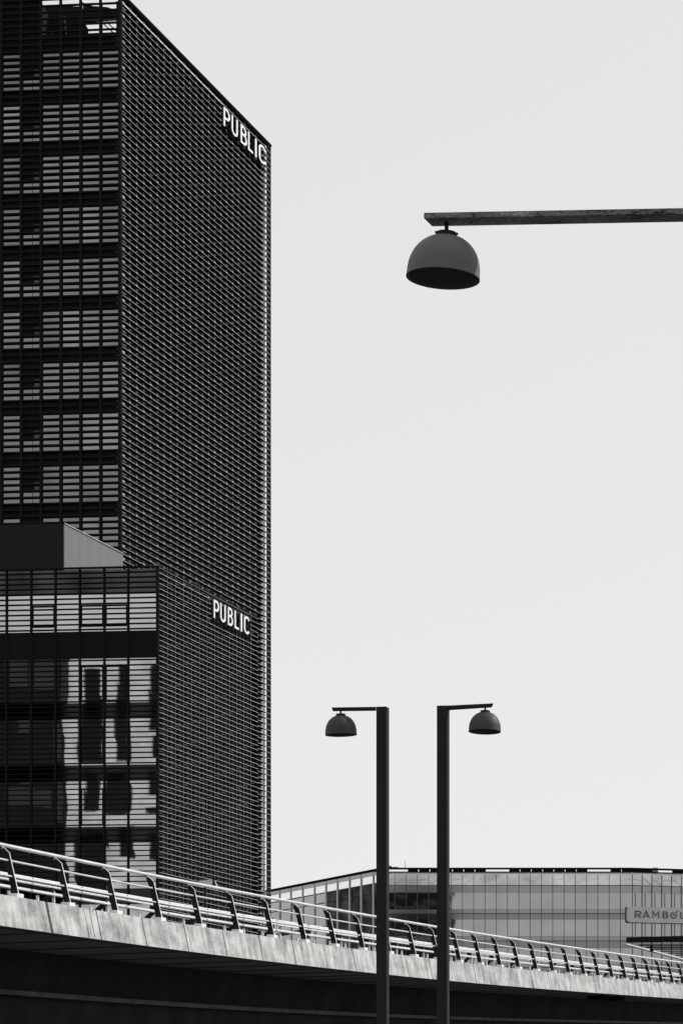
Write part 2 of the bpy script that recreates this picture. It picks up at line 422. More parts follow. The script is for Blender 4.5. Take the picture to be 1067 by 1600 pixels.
for r, (ya, yb, mt) in enumerate(rows):
    for b in range(7):
        u0, u1 = bu[b] + (0.12 if b == 0 else 0.04), bu[b + 1] - 0.04
        za, zb2 = zb_(yb + 1), zb_(ya + 1)
        fr = MB(); BLF.box(fr, u0, u1, -0.335, -0.27, za, zb2)
        ff = fr.build('window', 'black', block)
        t = [random.uniform(-0.001, 0.001) for _ in range(4)]
        pa = MB()
        pa.hexa([BLF.pt(u0, za, -gB + t[0]), BLF.pt(u1, za, -gB + t[1]), BLF.pt(u1, za, -0.268), BLF.pt(u0, za, -0.268),
                 BLF.pt(u0, zb2, -gB + t[2]), BLF.pt(u1, zb2, -gB + t[3]), BLF.pt(u1, zb2, -0.268), BLF.pt(u0, zb2, -0.268)])
        pa.build('pane', mt, ff)
        if (r, b) in ((1, 1), (1, 2), (1, 4), (4, 2), (2, 1), (2, 2), (3, 2)):   # opening sashes
            sh = MB(); w2 = 0.10
            s0, s1 = za + 0.08, zb2 - (0.42 if r != 1 else 0.62)
            if r == 1: s0 = za + 0.28
            for (a, b2, c, d) in ((u0, u0 + w2, s0, s1), (u1 - w2, u1, s0, s1), (u0 + w2, u1 - w2, s1 - w2, s1), (u0 + w2, u1 - w2, s0, s0 + w2)):
                BLF.box(sh, a, b2, -0.15, -0.19, c, d)
            sh.build('sash', 'slat', ff)
m = MB(); BLF.box(m, 0.14, 1.0, -0.275, -0.335, zb_(1025), zb_(985)); m.build('corner_panel', 'black', block)
m = MB()
for ya, yb, mt in band[1:]:
    BLF.box(m, 0.12, BUL, -gB - 0.01, -0.30, zb_(yb + 1), zb_(ya + 1))
m.build('spandrel', 'spandrel', block)
# right screen, its front strips also coloured as sunlit edges
lv = MB(); tr = MB(); fn = MB(); ds = MB(); bk_ = MB()
uf = BRF.uat(249.2); NBB = 13
S2 = (BRF.uat(329.5), BRF.uat(391), BRF.zat(334, 970), BRF.zat(334, 936))
bb = [uf + (BUR - uf) * k / NBB for k in range(NBB)]
for k in range(0, 140):
    z = zb_(923.9) + 4.7 * BP - k * BP
    if z < 3: break
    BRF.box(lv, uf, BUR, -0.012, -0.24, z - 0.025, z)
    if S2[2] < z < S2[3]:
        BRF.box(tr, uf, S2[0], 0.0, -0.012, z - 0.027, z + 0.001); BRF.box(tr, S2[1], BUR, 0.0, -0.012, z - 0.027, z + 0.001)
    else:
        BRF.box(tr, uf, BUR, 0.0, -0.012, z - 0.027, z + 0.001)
    for i, u in enumerate(bb):
        BRF.box(fn, u, u + 0.05, -0.03, -0.06, z + 0.002, z + BP - 0.028, 0)
        dep = 0.70 if i else 0.5
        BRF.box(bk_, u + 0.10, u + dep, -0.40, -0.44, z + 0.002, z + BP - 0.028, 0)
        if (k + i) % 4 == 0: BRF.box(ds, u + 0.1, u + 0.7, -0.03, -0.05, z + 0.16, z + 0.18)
join('louvre_screen', ((lv, 'slat'), (tr, 'litedge_steel'), (fn, 'findim'), (ds, 'findim'), (bk_, 'backfin')), block)
m = MB(); BRF.box(m, BUR - 0.08, BUR - 0.01, -0.02, -0.9, 0.2, zbt - 0.02); m.build('end_wall', 'black', block)
m = MB(); BRF.box(m, 0.0, uf - 0.02, 0.0, -0.05, 0.2, zbt); m.build('corner_post', 'slat', block)
m = MB(); BRF.box(m, 0.0, BUR, 0.015, -0.3, zbt + 0.006, zbt + 0.09); m.build('coping', 'slat', block)
m = MB(); BLF.box(m, 0.03, BUL, 0.015, -0.3, zbt + 0.006, zbt + 0.09); m.build('coping', 'slat', block)
m = MB()
for k in range(0, 60, 3):
    z = zbt - 0.3 - k * BP
    BLF.box(m, 0.03, 0.07, 0.0, 0.02, z, z + 0.045)
m.build('corner_glint', 'findim', block)  # pale dots standing for highlights on this corner too
# penthouse with the pale ribbed side wall
dn = 202.5
pc = P(101, 818, dn)
PF = Face((pc.x, pc.y), uR, 1)
if PF.n.x < 0: PF.n *= -1
pu = PF.uat(192); pz = pc.z; pend = PF.pt(pu, 0, 0)
c2 = Vector((pc.x, pc.y, 0)) + uL * 20 * (1 if uL.x < 0 else -1)
fr_ = c2 + (pend - Vector((pc.x, pc.y, 0)))
m = MB(); n_ = PF.n * -0.1
m.prism([(pc.x + n_.x, pc.y), (pend.x + n_.x, pend.y), (fr_.x, fr_.y), (c2.x, c2.y)], zbt - 0.09, pz)
m.build('plant_room', 'black', block)
m = MB()
zz = zbt; PFH = 0.088
while zz < pz - 0.05:                               # fine horizontal ribs
    PF.box(m, 0, pu, 0.0, -0.05, zz, zz + PFH * 0.60); zz += PFH
npan = 6
for i in range(npan + 1):
    u = (pu - 0.05) * i / npan
    PF.box(m, u, u + 0.05, -0.004, -0.07, zbt, pz - 0.02)
m.build('ribbed_screen', 'screen', block, label='pale ribbed side wall of the rooftop plant room')
m = MB(); PF.box(m, -0.02, pu + 0.03, 0.03, -0.02, pz + 0.002, pz + 0.03); m.build('coping', 'whitetrim', block)
m = MB(); PF.box(m, -0.02, pu, 0.02, -0.06, pz - 0.06, pz - 0.002); m.build('coping', 'slat', block)

# ------------------------------------------------------------------ stroke lettering
def arc(cx, cy, rx, ry, a0, a1, n=14):
    return [(cx + rx * math.cos(math.radians(a0 + (a1 - a0) * i / n)), cy + ry * math.sin(math.radians(a0 + (a1 - a0) * i / n))) for i in range(n + 1)]
SW = 0.056
GL = {
 'P': [[(.07, 0), (.07, 1)], [(.1, .94), (.30, .94)] + arc(.30, .70, .22, .24, 90, -90)[1:-1] + [(.30, .46), (.1, .46)]],
 'U': [[(.07, 1), (.07, .28)] + arc(.29, .28, .22, .22, 180, 360)[1:-1] + [(.51, .28), (.51, 1)]],
 'B': [[(.07, 0), (.07, 1)], [(.1, .94), (.28, .94)] + arc(.28, .735, .2, .205, 90, -90)[1:-1] + [(.28, .53), (.1, .53)],
       [(.28, .53)] + arc(.30, .295, .23, .235, 90, -90)[1:-1] + [(.28, .06), (.1, .06)]],
 'L': [[(.07, 1), (.07, .06), (.48, .06)]],
 'I': [[(.07, 0), (.07, 1)]],
 'C': [arc(.30, .72, .23, .22, 20, 180, 10) + arc(.30, .28, .23, .22, 180, 340, 10)],
 'R': [[(.07, 0), (.07, 1)], [(.1, .94), (.34, .94)] + arc(.34, .68, .25, .26, 90, -90)[1:-1] + [(.34, .42), (.1, .42)], [(.33, .42), (.58, 0)]],
 'A': [[(.02, 0), (.4, .96), (.78, 0)], [(.18, .27), (.62, .27)]],
 'M': [[(.07, 0), (.07, .96), (.45, .35), (.83, .96), (.83, 0)]],
 'O': [arc(.46, .46, .40, .42, 85, 375, 26), [(.36, .36), (.62, .62), (1.02, 1.14)]],
}
def letter(mb, ch, fn, size_x, size_y, sw, w0, w1):
    for si, st in enumerate(GL[ch]):
        p = [Vector((a, b)) for a, b in st]; n = len(p)
        Lf, Rt = [], []
        for i in range(n):
            d0 = (p[i] - p[i - 1]).normalized() if i else (p[1] - p[0]).normalized()
            d1 = (p[i + 1] - p[i]).normalized() if i < n - 1 else d0
            n0 = Vector((-d0.y, d0.x)); n1 = Vector((-d1.y, d1.x))
            mt = (n0 + n1).normalized(); k = min(1 / max(mt.dot(n0), 0.35), 2.2)
            Lf.append(p[i] + mt * sw * k); Rt.append(p[i] - mt * sw * k)
        dz = 0.004 * si
        b = len(mb.v)
        for i in range(n):
            for q in (Lf[i], Rt[i]):
                for w in (w0, w1 + dz): mb.v.append(tuple(fn(q.x * size_x, q.y * size_y, w)))
        for i in range(n - 1):
            a = b + 4 * i; c = a + 4
            for f in ((a + 1, a + 3, c + 3, c + 1), (a, c, c + 2, a + 2), (a, a + 1, c + 1, c), (a + 2, c + 2, c + 3, a + 3)):
                mb.f.append(f); mb.m.append(0)
        for a in (b, b + 4 * (n - 1)): mb.f.append((a, a + 2, a + 3, a + 1)); mb.m.append(0)
def wordmark(name, face, spans, ytop, ybot, label, cat, mat_, matb):
    u0 = face.uat(spans[0][1]); z0 = face.zat(spans[0][1], ybot); z1 = face.zat(spans[0][1], ytop); h = z1 - z0
    o = face.pt(u0, z0, 0.06)
    root = thing(name, label, cat, tuple(o), 'white wordmarks on the louvred walls')
    for ch, xa, xb, wide in spans:
        ua, ub2 = face.uat(xa, 0.1), face.uat(xb, 0.1); sx = (ub2 - ua) / wide
        if ch == 'I': sx = (ub2 - ua) / wide
        mb = MB()
        letter(mb, ch, lambda a, b, w_: face.pt(ua + a, z0 + b, w_), sx, h, SW, 0.055, 0.12)
        mb.build('letter_' + ch.lower(), mat_, root)
    bk = MB()
    ue = face.uat(spans[-1][2])
    for i in range(6):
        z = z0 - 0.2 + (h + 0.35) * i / 5
        face.box(bk, u0 - 0.2, ue + 0.1, 0.018, 0.045, z, z + 0.03)
    bk.build('mounting_rail', matb, root)
    return root
wordmark('wordmark_sign', TRF, [('P', 349.2, 358.6, .56), ('U', 361.6, 371.4, .58), ('B', 375.8, 385.3, .58), ('L', 387.4, 395.2, .5), ('I', 398.2, 401, .14), ('C', 404.2, 414.6, .56)],
         167.5, 196.8, 'white letters PUBLIC high up near the far top corner of the tower', 'sign', 'white', 'slat')
wordmark('wordmark_sign', BRF, [('P', 333.8, 341.6, .56), ('U', 344, 352.5, .58), ('B', 355.8, 363.3, .58), ('L', 366.3, 373.3, .5), ('I', 375.8, 378.3, .14), ('C', 381, 389.2, .56)],
         938, 966.6, 'white letters PUBLIC low down on the slatted wall of the lower block', 'sign', 'white', 'slat')

# ------------------------------------------------------------------ far glass office building
DR = 440.0
office = thing('glass_office_building', 'long pale glass office building behind the bridge with a flat dark roof edge', 'building', tuple(P(790, 0, DR).xy) + (0,))
MF = Face(P(988, 0, DR).xy, (-1, 0), 1); 
if MF.n.y > 0: MF.n *= -1
zr = lambda py: EYE + (HY - py) * DR / F
x599 = MF.uat(599)
a20 = math.radians(18)
RF = Face(P(988, 0, DR).xy, (math.cos(a20), math.sin(a20)), 1)
if RF.n.y > 0: RF.n *= -1
WD = DR * 397 / 363 * 1.0
wl = P(424, 0, WD); wc = P(599, 0, DR)
WF = Face(wc.xy, (wl - wc).xy.normalized(), 1)
if WF.n.y > 0: WF.n *= -1
WL_ = (wl - wc).xy.length + 8; RL = 22
A = MF.pt(0, 0, -0.3); B = RF.pt(RL, 0, -0.3); Cw = WF.pt(WL_, 0, -0.3); K = MF.pt(x599, 0, -0.3)
m = MB(); m.prism([(K.x, K.y), (A.x, A.y), (B.x, B.y), (B.x, B.y + 30), (Cw.x, Cw.y + 30), (Cw.x, Cw.y)], 0, zr(1368)); m.build('core', 'core', office)
Kt = MF.pt(x599, 0, 0.5); At = MF.pt(0, 0, 0.5); Bt = RF.pt(RL, 0, 0.5); Ct = WF.pt(WL_, 0, 0.5)
poly = [(Kt.x, Kt.y), (At.x, At.y), (Bt.x, Bt.y), (Bt.x, Bt.y + 30), (Ct.x, Ct.y + 30), (Ct.x, Ct.y)]
m = MB()
MF.box(m, 0, x599, 0.5, -0.7, zr(1358.8), zr(1356.8)); RF.box(m, 0.01, RL, 0.5, -0.7, zr(1358.9), zr(1356.9)); WF.box(m, 0.01, WL_, 0.5, -0.7, zr(1358.7), zr(1356.7))
m.build('roof', 'slat', office)
m = MB()
for f, ua, ub2 in ((MF, 0, x599), (RF, 0, RL)):
    f.box(m, ua, ub2, 0.1, 0.2, zr(1364.6), zr(1362.6)); 
    u = ua
    i = 0
    while u < ub2:
        if (i % 9) not in (2, 3): f.box(m, u, u + 1.42, 0.1, -0.6, zr(1362.8), zr(1358.6))
        u += 1.55; i += 1
m.build('roof_truss', 'slat', office)
m = MB()
for f, ua, ub2 in ((MF, 0, x599), (RF, 0, RL)): f.box(m, ua, ub2, 0.13, -0.2, zr(1366.2), zr(1364.7))
m.build('parapet_rail', 'whitetrim', office)
bayw = 17.63 * DR / F
colx = [MF.uat(p) for p in (988, 969)] 
us = [0.0]; p_ = 969.3
while p_ > 604: us.append(MF.uat(p_)); p_ -= 17.63
us.append(x599)
def bays_of(face, us, tag_):
    for i in range(len(us) - 1):
        u0, u1 = us[i] + 0.03, us[i + 1] - 0.03
        for (ya, yb) in ((1395.5, 1421.5), (1437.5, 1463.5), (1482, 1506)):
            fr = MB(); face.box(fr, u0, u1, -0.25, -0.15, zr(yb), zr(ya)); f = fr.build('window', 'mullion', office)
            t = [random.uniform(-0.0015, 0.0015) for _ in range(4)]
            pa = MB()
            pa.hexa([face.pt(u0, zr(yb), -0.08 + t[0]), face.pt(u1, zr(yb), -0.08 + t[1]), face.pt(u1, zr(yb), -0.148), face.pt(u0, zr(yb), -0.148),
                     face.pt(u0, zr(ya), -0.08 + t[2]), face.pt(u1, zr(ya), -0.08 + t[3]), face.pt(u1, zr(ya), -0.148), face.pt(u0, zr(ya), -0.148)])
            pa.build('pane', 'office', f)
rus = [k * 15.9 * DR / F / math.cos(a20) for k in range(0, 9)]
bays_of(MF, us, 0); bays_of(RF, rus, 1)
for nm, mt, ya, yb, o1 in (('parapet_glazing', 'parapet', 1366.3, 1384, -0.05), ('ceiling_band', 'officemid', 1384.4, 1395.2, -0.10), ('sill_band', 'officemid', 1421.8, 1427.6, -0.09),
                           ('ceiling_band', 'officedark', 1428.6, 1437.2, -0.11), ('sill_band', 'officemid', 1463.8, 1470.4, -0.09), ('ceiling_band', 'officedark', 1471.4, 1481.7, -0.11),
                           ('sill_band', 'officemid', 1506.3, 1512, -0.09), ('lower_glazing', 'officedark', 1513, 1752, -0.11)):
    m = MB(); MF.box(m, 0, x599, o1, -0.29, zr(yb), zr(ya)); RF.box(m, 0.05, RL, o1, -0.29, zr(yb), zr(ya)); m.build(nm, mt, office)
m = MB()
for u in us: MF.box(m, u - 0.035, u + 0.035, 0.09, -0.12, 0.1, zr(1367.5))
m2 = MB()
for u in rus + [rus[-1] + 1.7, rus[-1] + 3.4]: RF.box(m2, u - 0.03, u + 0.03, 0.07, -0.12, 0.1, zr(1367.5))
m2.build('mullion', 'rearbar', office)
m2 = MB()
for f, uu in ((RF, rus),):
    for u in uu:
        f.box(m2, u + 0.42, u + 0.50, 0.0, -0.07, zr(1463), zr(1438)); f.box(m2, u + 0.42, u + 0.50, 0.0, -0.07, zr(1421), zr(1396))
m2.build('inner_bar', 'rearbar', office)
for f, ua, ub2 in ((MF, 0, x599), (RF, 0.05, RL)):
    for y in (1384.2, 1428.1, 1470.9, 1512.5): f.box(m, ua, ub2, 0.03, -0.14, zr(y) - 0.05, zr(y) + 0.05)
m.build('mullion', 'mullion', office)
m = MB()
for f, uu in ((MF, us), (RF, rus)):
    for i in range(len(uu) - 1):
        a, b = uu[i] + 0.15, uu[i + 1] - 0.1
        if i % 3: m.beam(f.pt(b, zr(1383), -0.03), f.pt(a, zr(1370 + (i * 7) % 5), -0.03), 0.03, 0.10, 0, tuple(f.n))
        else: m.beam(f.pt(b, zr(1376), -0.03), f.pt(a, zr(1374.5), -0.03), 0.03, 0.16, 0, tuple(f.n))
m.build('parapet_shadow', 'officemid', office)  # diagonal shadows in the parapet glass, drawn as faint bars
# left wing: tall bays with bright clerestory, dark reflection painted on near bays
wp = [599, 583, 564, 546, 527, 509, 491, 472.5, 454, 436.5, 418]
wu = [WF.uat(p) if p < 599 else 0 for p in wp]
Zw = lambda d: zr(1360) - d
for i in range(10):
    u0, u1 = wu[i] + 0.25, wu[i + 1] - 0.25
    m = MB(); WF.box(m, u0, u1, -0.06, -0.28, Zw(1.55), Zw(0.55)); m.build('clerestory_window', 'clere', office)
    for a, b in ((1.7, 3.0), (3.15, 6.4), (6.9, 10.2), (10.7, 14)):
        m = MB(); WF.box(m, u0, u1, -0.08 - random.uniform(0, .004), -0.28, Zw(b), Zw(a))
        m.build('wing_window', 'office' if i > 4 else 'wingrefl', office)
m = MB(); WF.box(m, 0, WL_, 0.02, -0.29, Zw(0.5), Zw(0.0)); WF.box(m, 0, WL_, -0.1, -0.295, 0.1, Zw(14.1)); m.build('wing_frame', 'officemid', office)
m = MB()
for i, u in enumerate(wu[1:]):
    WF.box(m, u - 0.18, u + 0.18, 0.05, -0.2, 0.1, Zw(0.02), 0)
m.build('wing_column', 'signpanel', office)
# rooftop bits
m = MB()
for px, hgt, wd in ((606, 1.2, 1.0), (612, .7, 1.8)):
    u = MF.uat(px); MF.box(m, u - wd / 2, u + wd / 2, -1, -2, zr(1356.7), zr(1356.7) + hgt * 0.3)
u = MF.uat(633.3); MF.box(m, u - .03, u + .03, -1, -1.06, zr(1356.7), zr(1345))
m.build('antenna', 'mullion', office)
m = MB(); u = RF.uat(1026); RF.box(m, u - 0.3, u + 0.3, -0.2, -0.8, zr(1364), zr(1355)); m.build('vent', 'signpanel', office)
# sign on it
zs0, zs1 = zr(1442.3), zr(1418)
so = RF.pt(-0.6, zs0, 0.6)
sg = thing('company_sign', 'grey panel sign with dark letters on the glass office facade', 'sign', tuple(so))
us0 = RF.uat(980, 0.5); us1 = us0 + 14.5
rr = 0.35
pts = [(us1, zs0), (us1, zs1)] + [(us0 + 0.02, zs1)] + [(us0 + rr - rr * math.cos(math.radians(a)), zs0 + rr - rr * math.sin(math.radians(a))) for a in (0, 20, 40, 60, 80, 90)]
m = MB(); m.plate([RF.pt(a, b, 0.5) for a, b in pts], RF.n * -0.28); m.build('panel', 'signpanel', sg)
pts2 = [(us1, zs0 - .07), (us1, zs1)] + [(us0 - 0.07, zs1)] + [(us0 - .07 + rr - rr * math.cos(math.radians(a)), zs0 - .07 + rr - rr * math.sin(math.radians(a))) for a in (0, 20, 40, 60, 80, 90)]
m = MB(); m.plate([RF.pt(a, b, 0.19) for a, b in pts2], RF.n * -0.12); m.build('backing', 'rearbar', sg)
lh = 10.6 * DR / F * 1.01
zl = zs0 + 0.66
for ch, xa, wpx, wide in (('R', 991.6, 9.4, .60), ('A', 1004, 10.9, .80), ('M', 1019, 10.8, .90), ('B', 1035, 8.6, .58), ('O', 1047.2, 11.4, 1.03), ('L', 1062.5, 7.0, .5), ('L', 1073, 7, .5)):
    ua = RF.uat(xa, 0.5); sx = (RF.uat(xa + wpx, 0.5) - ua) / wide
    mb = MB(); letter(mb, ch, lambda a, b, w_: RF.pt(ua + a, zl + b, w_), sx, lh, 0.085, 0.505, 0.55)
    mb.build('letter_' + ch.lower(), 'signink', sg)

# canopy with slatted underside, in front of the office
Dc = 330.0
ca = thing('slatted_canopy', 'dark flat canopy with slatted underside at the right edge beyond the railing', 'canopy', tuple(P(1100, 0, Dc).xy) + (0,))
def cp(px, py, D): return P(px, py, D)
m = MB()
zc = P(979, 1473.3, Dc).z; zc2 = P(979, 1465.2, Dc).z
fa = P(979, 1473, Dc); fbx = P(1250, 1473, Dc * 0.985)
back0 = Vector((P(975, 0, Dc * 1.002).x, Dc * 1.002, 0))
kD = (HY - 1473.3) / (HY - 1498.5) * Dc            # where the pale rear edge recedes to at column 1067
e1 = Vector((P(1067, 0, kD).x, kD, 0)); ed = (e1 - back0); e2 = back0 + ed * 2.2
m.hexa([(fa.x, fa.y, zc), (fbx.x, fbx.y, zc), (fbx.x, fbx.y + 2.0, zc), (fa.x, fa.y + 0.6, zc),
        (fa.x, fa.y, zc2), (fbx.x, fbx.y, zc2 + 0.15), (fbx.x, fbx.y + 2.0, zc2 + .15), (fa.x, fa.y + 0.6, zc2)])
m.build('fascia', 'slat', ca)
m = MB()
for i in range(1, 18):                              # slats running parallel to the fascia
    t = i / 8.0
    a = back0 + ed * t
    m.beam(Vector((a.x + 0.7, a.y, zc - 0.02)), Vector((fbx.x + 20, a.y - 0.2, zc - 0.02)), 1.25, 0.07)
m.build('slat', 'slat', ca)
m = MB(); m.beam(Vector((back0.x, back0.y, zc - .12)), Vector((e2.x, e2.y, zc - .12)), 0.5, 0.10); m.build('edge_trim', 'whitetrim', ca)
m = MB()
for px_, D_ in ((1150, 338), (1220, 350)):
    q = P(px_, 0, D_); m.tube([(q.x, q.y, 0), (q.x, q.y, zc - 0.1)], 0.2, 12)
m.build('column', 'slat', ca)
q = P(1018, 1474, Dc + 3)
fl = thing('hanging_floodlight', 'small dark floodlight hanging below the slatted canopy', 'lamp', tuple(q))
m = MB(); m.lathe([(0.001, 0.05), (0.05, 0.05), (0.05, -.2), (.16, -.3), (.17, -.6), (.2, -.78), (.17, -.92), (.001, -.93)], lambda v: q + v, 16)
m.build('housing', 'slat', fl, True)
m = MB(); m.beam(q + Vector((0, 0, 0)), q + Vector((0, 0, .25)), .05, .05, 0, (0, 1, 0)); m.build('hanger', 'slat', fl)

# ------------------------------------------------------------------ bridge
TB = (1886 - CX) / F
S5 = 74.3                                           # post height in pixels at column 5, 1.0 m
D5 = 1.0 * F / S5
cB = TB * D5 - (5 - CX) * D5 / F
ub_ = Vector((TB, 1, 0)).normalized(); nb_ = Vector((ub_.y, -ub_.x, 0))   # along, outward (to the right)
def bD(px): return cB / (TB - (px - CX) / F)
samples = [(0, 1319), (84, 1336.5), (162, 1354.2), (231, 1368.2), (293, 1379.5), (340, 1386.8), (459, 1410), (552, 1427.3), (589, 1433.5), (682, 1449), (703, 1452.6), (768, 1462.8), (851, 1474), (945, 1489), (1005, 1497), (1067, 1505)]
ds_ = [bD(p) for p, _ in samples]; zs_ = [EYE + (HY - y) * d / F for (p, y), d in zip(samples, ds_)]
# least-squares cubic of rail height against distance
def polyfit(xs, ys, deg):
    x0 = sum(xs) / len(xs); sc = max(abs(x - x0) for x in xs); X = [(x - x0) / sc for x in xs]; n = deg + 1
    Am = [[sum(x ** (i + j) for x in X) for j in range(n)] + [sum(y * x ** i for x, y in zip(X, ys))] for i in range(n)]
    for i in range(n):
        pv = max(range(i, n), key=lambda r: abs(Am[r][i])); Am[i], Am[pv] = Am[pv], Am[i]
        for r in range(n):
            if r != i:
                k = Am[r][i] / Am[i][i]; Am[r] = [a - k * b for a, b in zip(Am[r], Am[i])]
    co = [Am[i][n] / Am[i][i] for i in range(n)]
    return lambda x: sum(c * ((x - x0) / sc) ** i for i, c in enumerate(co))
_pf = polyfit(ds_, zs_, 3)
d_lo, d_hi = min(ds_), max(ds_)
def railz(D):
    if D < d_lo: return _pf(d_lo) + (D - d_lo) * (_pf(d_lo + 1) - _pf(d_lo))
    if D > d_hi: return _pf(d_hi) + (D - d_hi) * (_pf(d_hi) - _pf(d_hi - 1))
    return _pf(D)
def bp(D, out, dz):                                 # point of the bridge: distance, outward offset, height above/below the top rail
    base = Vector((TB * D - cB, D, 0)); q = base + nb_ * out
    return Vector((q.x, q.y, railz(D) + dz))
DA, DZ = d_lo - 14, d_hi + 60
def drange(a, b, n): return [a + (b - a) * i / n for i in range(n + 1)]
o_ = bp(bD(340), -4, 0)
bridge = thing('road_bridge', 'concrete road bridge crossing the lower frame with pale weathered edge panels', 'bridge', (o_.x, o_.y, 0))
def strip(mb, D0_, D1_, sect, n, mi=0):             # extrude a cross-section (out,dz polygon) along the deck
    Ds = drange(D0_, D1_, n); k = len(sect); b = len(mb.v)
    for D in Ds:
        for o, z in sect: mb.v.append(tuple(bp(D, o, z)))
    for i in range(n):
        for j in range(k):
            j2 = (j + 1) % k
            mb.f.append((b + i * k + j, b + i * k + j2, b + (i + 1) * k + j2, b + (i + 1) * k + j)); mb.m.append(mi)
    mb.f.append(tuple(b + j for j in reversed(range(k)))); mb.m.append(mi)
    mb.f.append(tuple(b + n * k + j for j in range(k))); mb.m.append(mi)
W = 9.5
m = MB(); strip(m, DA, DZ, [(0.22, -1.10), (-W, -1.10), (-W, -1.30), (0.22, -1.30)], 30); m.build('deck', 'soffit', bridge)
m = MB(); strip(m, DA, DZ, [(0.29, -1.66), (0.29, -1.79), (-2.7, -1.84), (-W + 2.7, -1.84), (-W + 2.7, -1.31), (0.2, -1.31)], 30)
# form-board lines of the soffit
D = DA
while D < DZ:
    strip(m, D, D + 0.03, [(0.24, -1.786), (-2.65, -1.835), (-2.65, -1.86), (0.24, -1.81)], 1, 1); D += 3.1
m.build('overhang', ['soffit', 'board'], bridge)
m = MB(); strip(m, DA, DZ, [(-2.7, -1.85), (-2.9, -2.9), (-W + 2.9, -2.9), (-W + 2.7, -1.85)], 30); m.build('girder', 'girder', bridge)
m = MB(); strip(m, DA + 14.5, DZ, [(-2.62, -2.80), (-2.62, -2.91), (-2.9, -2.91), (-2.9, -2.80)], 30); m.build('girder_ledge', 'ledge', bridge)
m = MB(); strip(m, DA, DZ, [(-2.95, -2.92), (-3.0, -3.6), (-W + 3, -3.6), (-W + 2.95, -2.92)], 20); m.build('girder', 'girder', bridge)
m = MB()
for px in (950, 975):
    D = bD(px); a = bp(D, -0.4, -1.75)
    strip(m, D, D + 1.2, [(-0.2, -1.76), (-0.2, -1.98), (-0.9, -1.98), (-0.9, -1.78)], 1)
m.build('drain_box', 'slat', bridge)
for D in (DA + 2, bD(730) + 4, DZ - 3):
    m = MB(); a = bp(D, -W / 2, -3.6)
    m.hexa([(a.x - 1.6, a.y - .7, 0), (a.x + 1.6, a.y - .7, 0), (a.x + 1.6, a.y + .7, 0), (a.x - 1.6, a.y + .7, 0),
            (a.x - 1.6, a.y - .7, a.z + 0.1), (a.x + 1.6, a.y - .7, a.z + 0.1), (a.x + 1.6, a.y + .7, a.z + 0.1), (a.x - 1.6, a.y + .7, a.z + 0.1)])
    m.build('pier', 'girder', bridge)
# posts: solved so that they land on the measured columns (equal spacing along the deck)
post_px = [5, 84, 162, 231, 293.5, 352.6, 407.7, 459, 507, 552, 593, 632, 669, 705.5, 737.7, 768.4, 797, 825.3, 851.5, 876.6, 901, 923, 945, 966.7, 986.8, 1005, 1024, 1041, 1057.5]
pD = [bD(p) for p in post_px]
gap = (pD[-1] - pD[0]) / (len(pD) - 1)
pfit = polyfit(list(range(len(pD))), pD, 3)
pD = [pfit(i) for i in range(len(pD))]
st0, st1 = pD[1] - pD[0], pD[-1] - pD[-2]
pre = [pD[0] - st0 * k for k in (3, 2, 1)]; post = [pD[-1] + st1 * k for k in range(1, 9)]
allD = pre + pD + post
# fascia panels, one between each pair of joints
jf = [allD[i] + (allD[i + 1] - allD[i]) * 0.49 for i in range(len(allD) - 1)]
for i in range(len(jf) - 1):
    m = MB(); g2 = 0.035
    a, b = jf[i] + g2, jf[i + 1] - g2
    if i == 3: a += 0.045
    if i == 2: b -= 0.045
    z1 = -1.03
    strip(m, a, b, [(0.40, z1 - .09), (0.54, -1.79), (0.30, -1.79), (0.1, z1 - .09)], 2)
    m.build('edge_panel', 'concrete', bridge)
    if i == 3:                                       # extra groove of the narrow make-up strip
        m = MB()
        for fr_t in (0.74, 0.86):
            d_ = a + (b - a) * fr_t; strip(m, d_, d_ + 0.03, [(0.402, z1 - .094), (0.542, -1.778), (0.40, -1.778), (0.3, z1 - .094)], 1)
        m.build('panel_groove', 'groove', bridge)
m = MB(); strip(m, DA + 1, DZ - 1, [(0.34, -1.14), (0.46, -1.77), (0.40, -1.77), (0.28, -1.14)], 30); m.build('joint_backing', 'groove', bridge)
m = MB(); strip(m, DA, DZ, [(0.52, -1.782), (0.52, -1.80), (0.25, -1.81), (0.25, -1.782)], 30); m.build('drip_edge', 'groove', bridge)
D = jf[2]
m = MB(); a = bp(D + 0.05, 0.17, -1.03); 
m.plate([bp(D - .25, 0.38, -1.118), bp(D + .06, .38, -1.0), bp(D + .4, 0.38, -1.118)], nb_ * -0.25); m.build('joint_cover', 'groove', bridge)
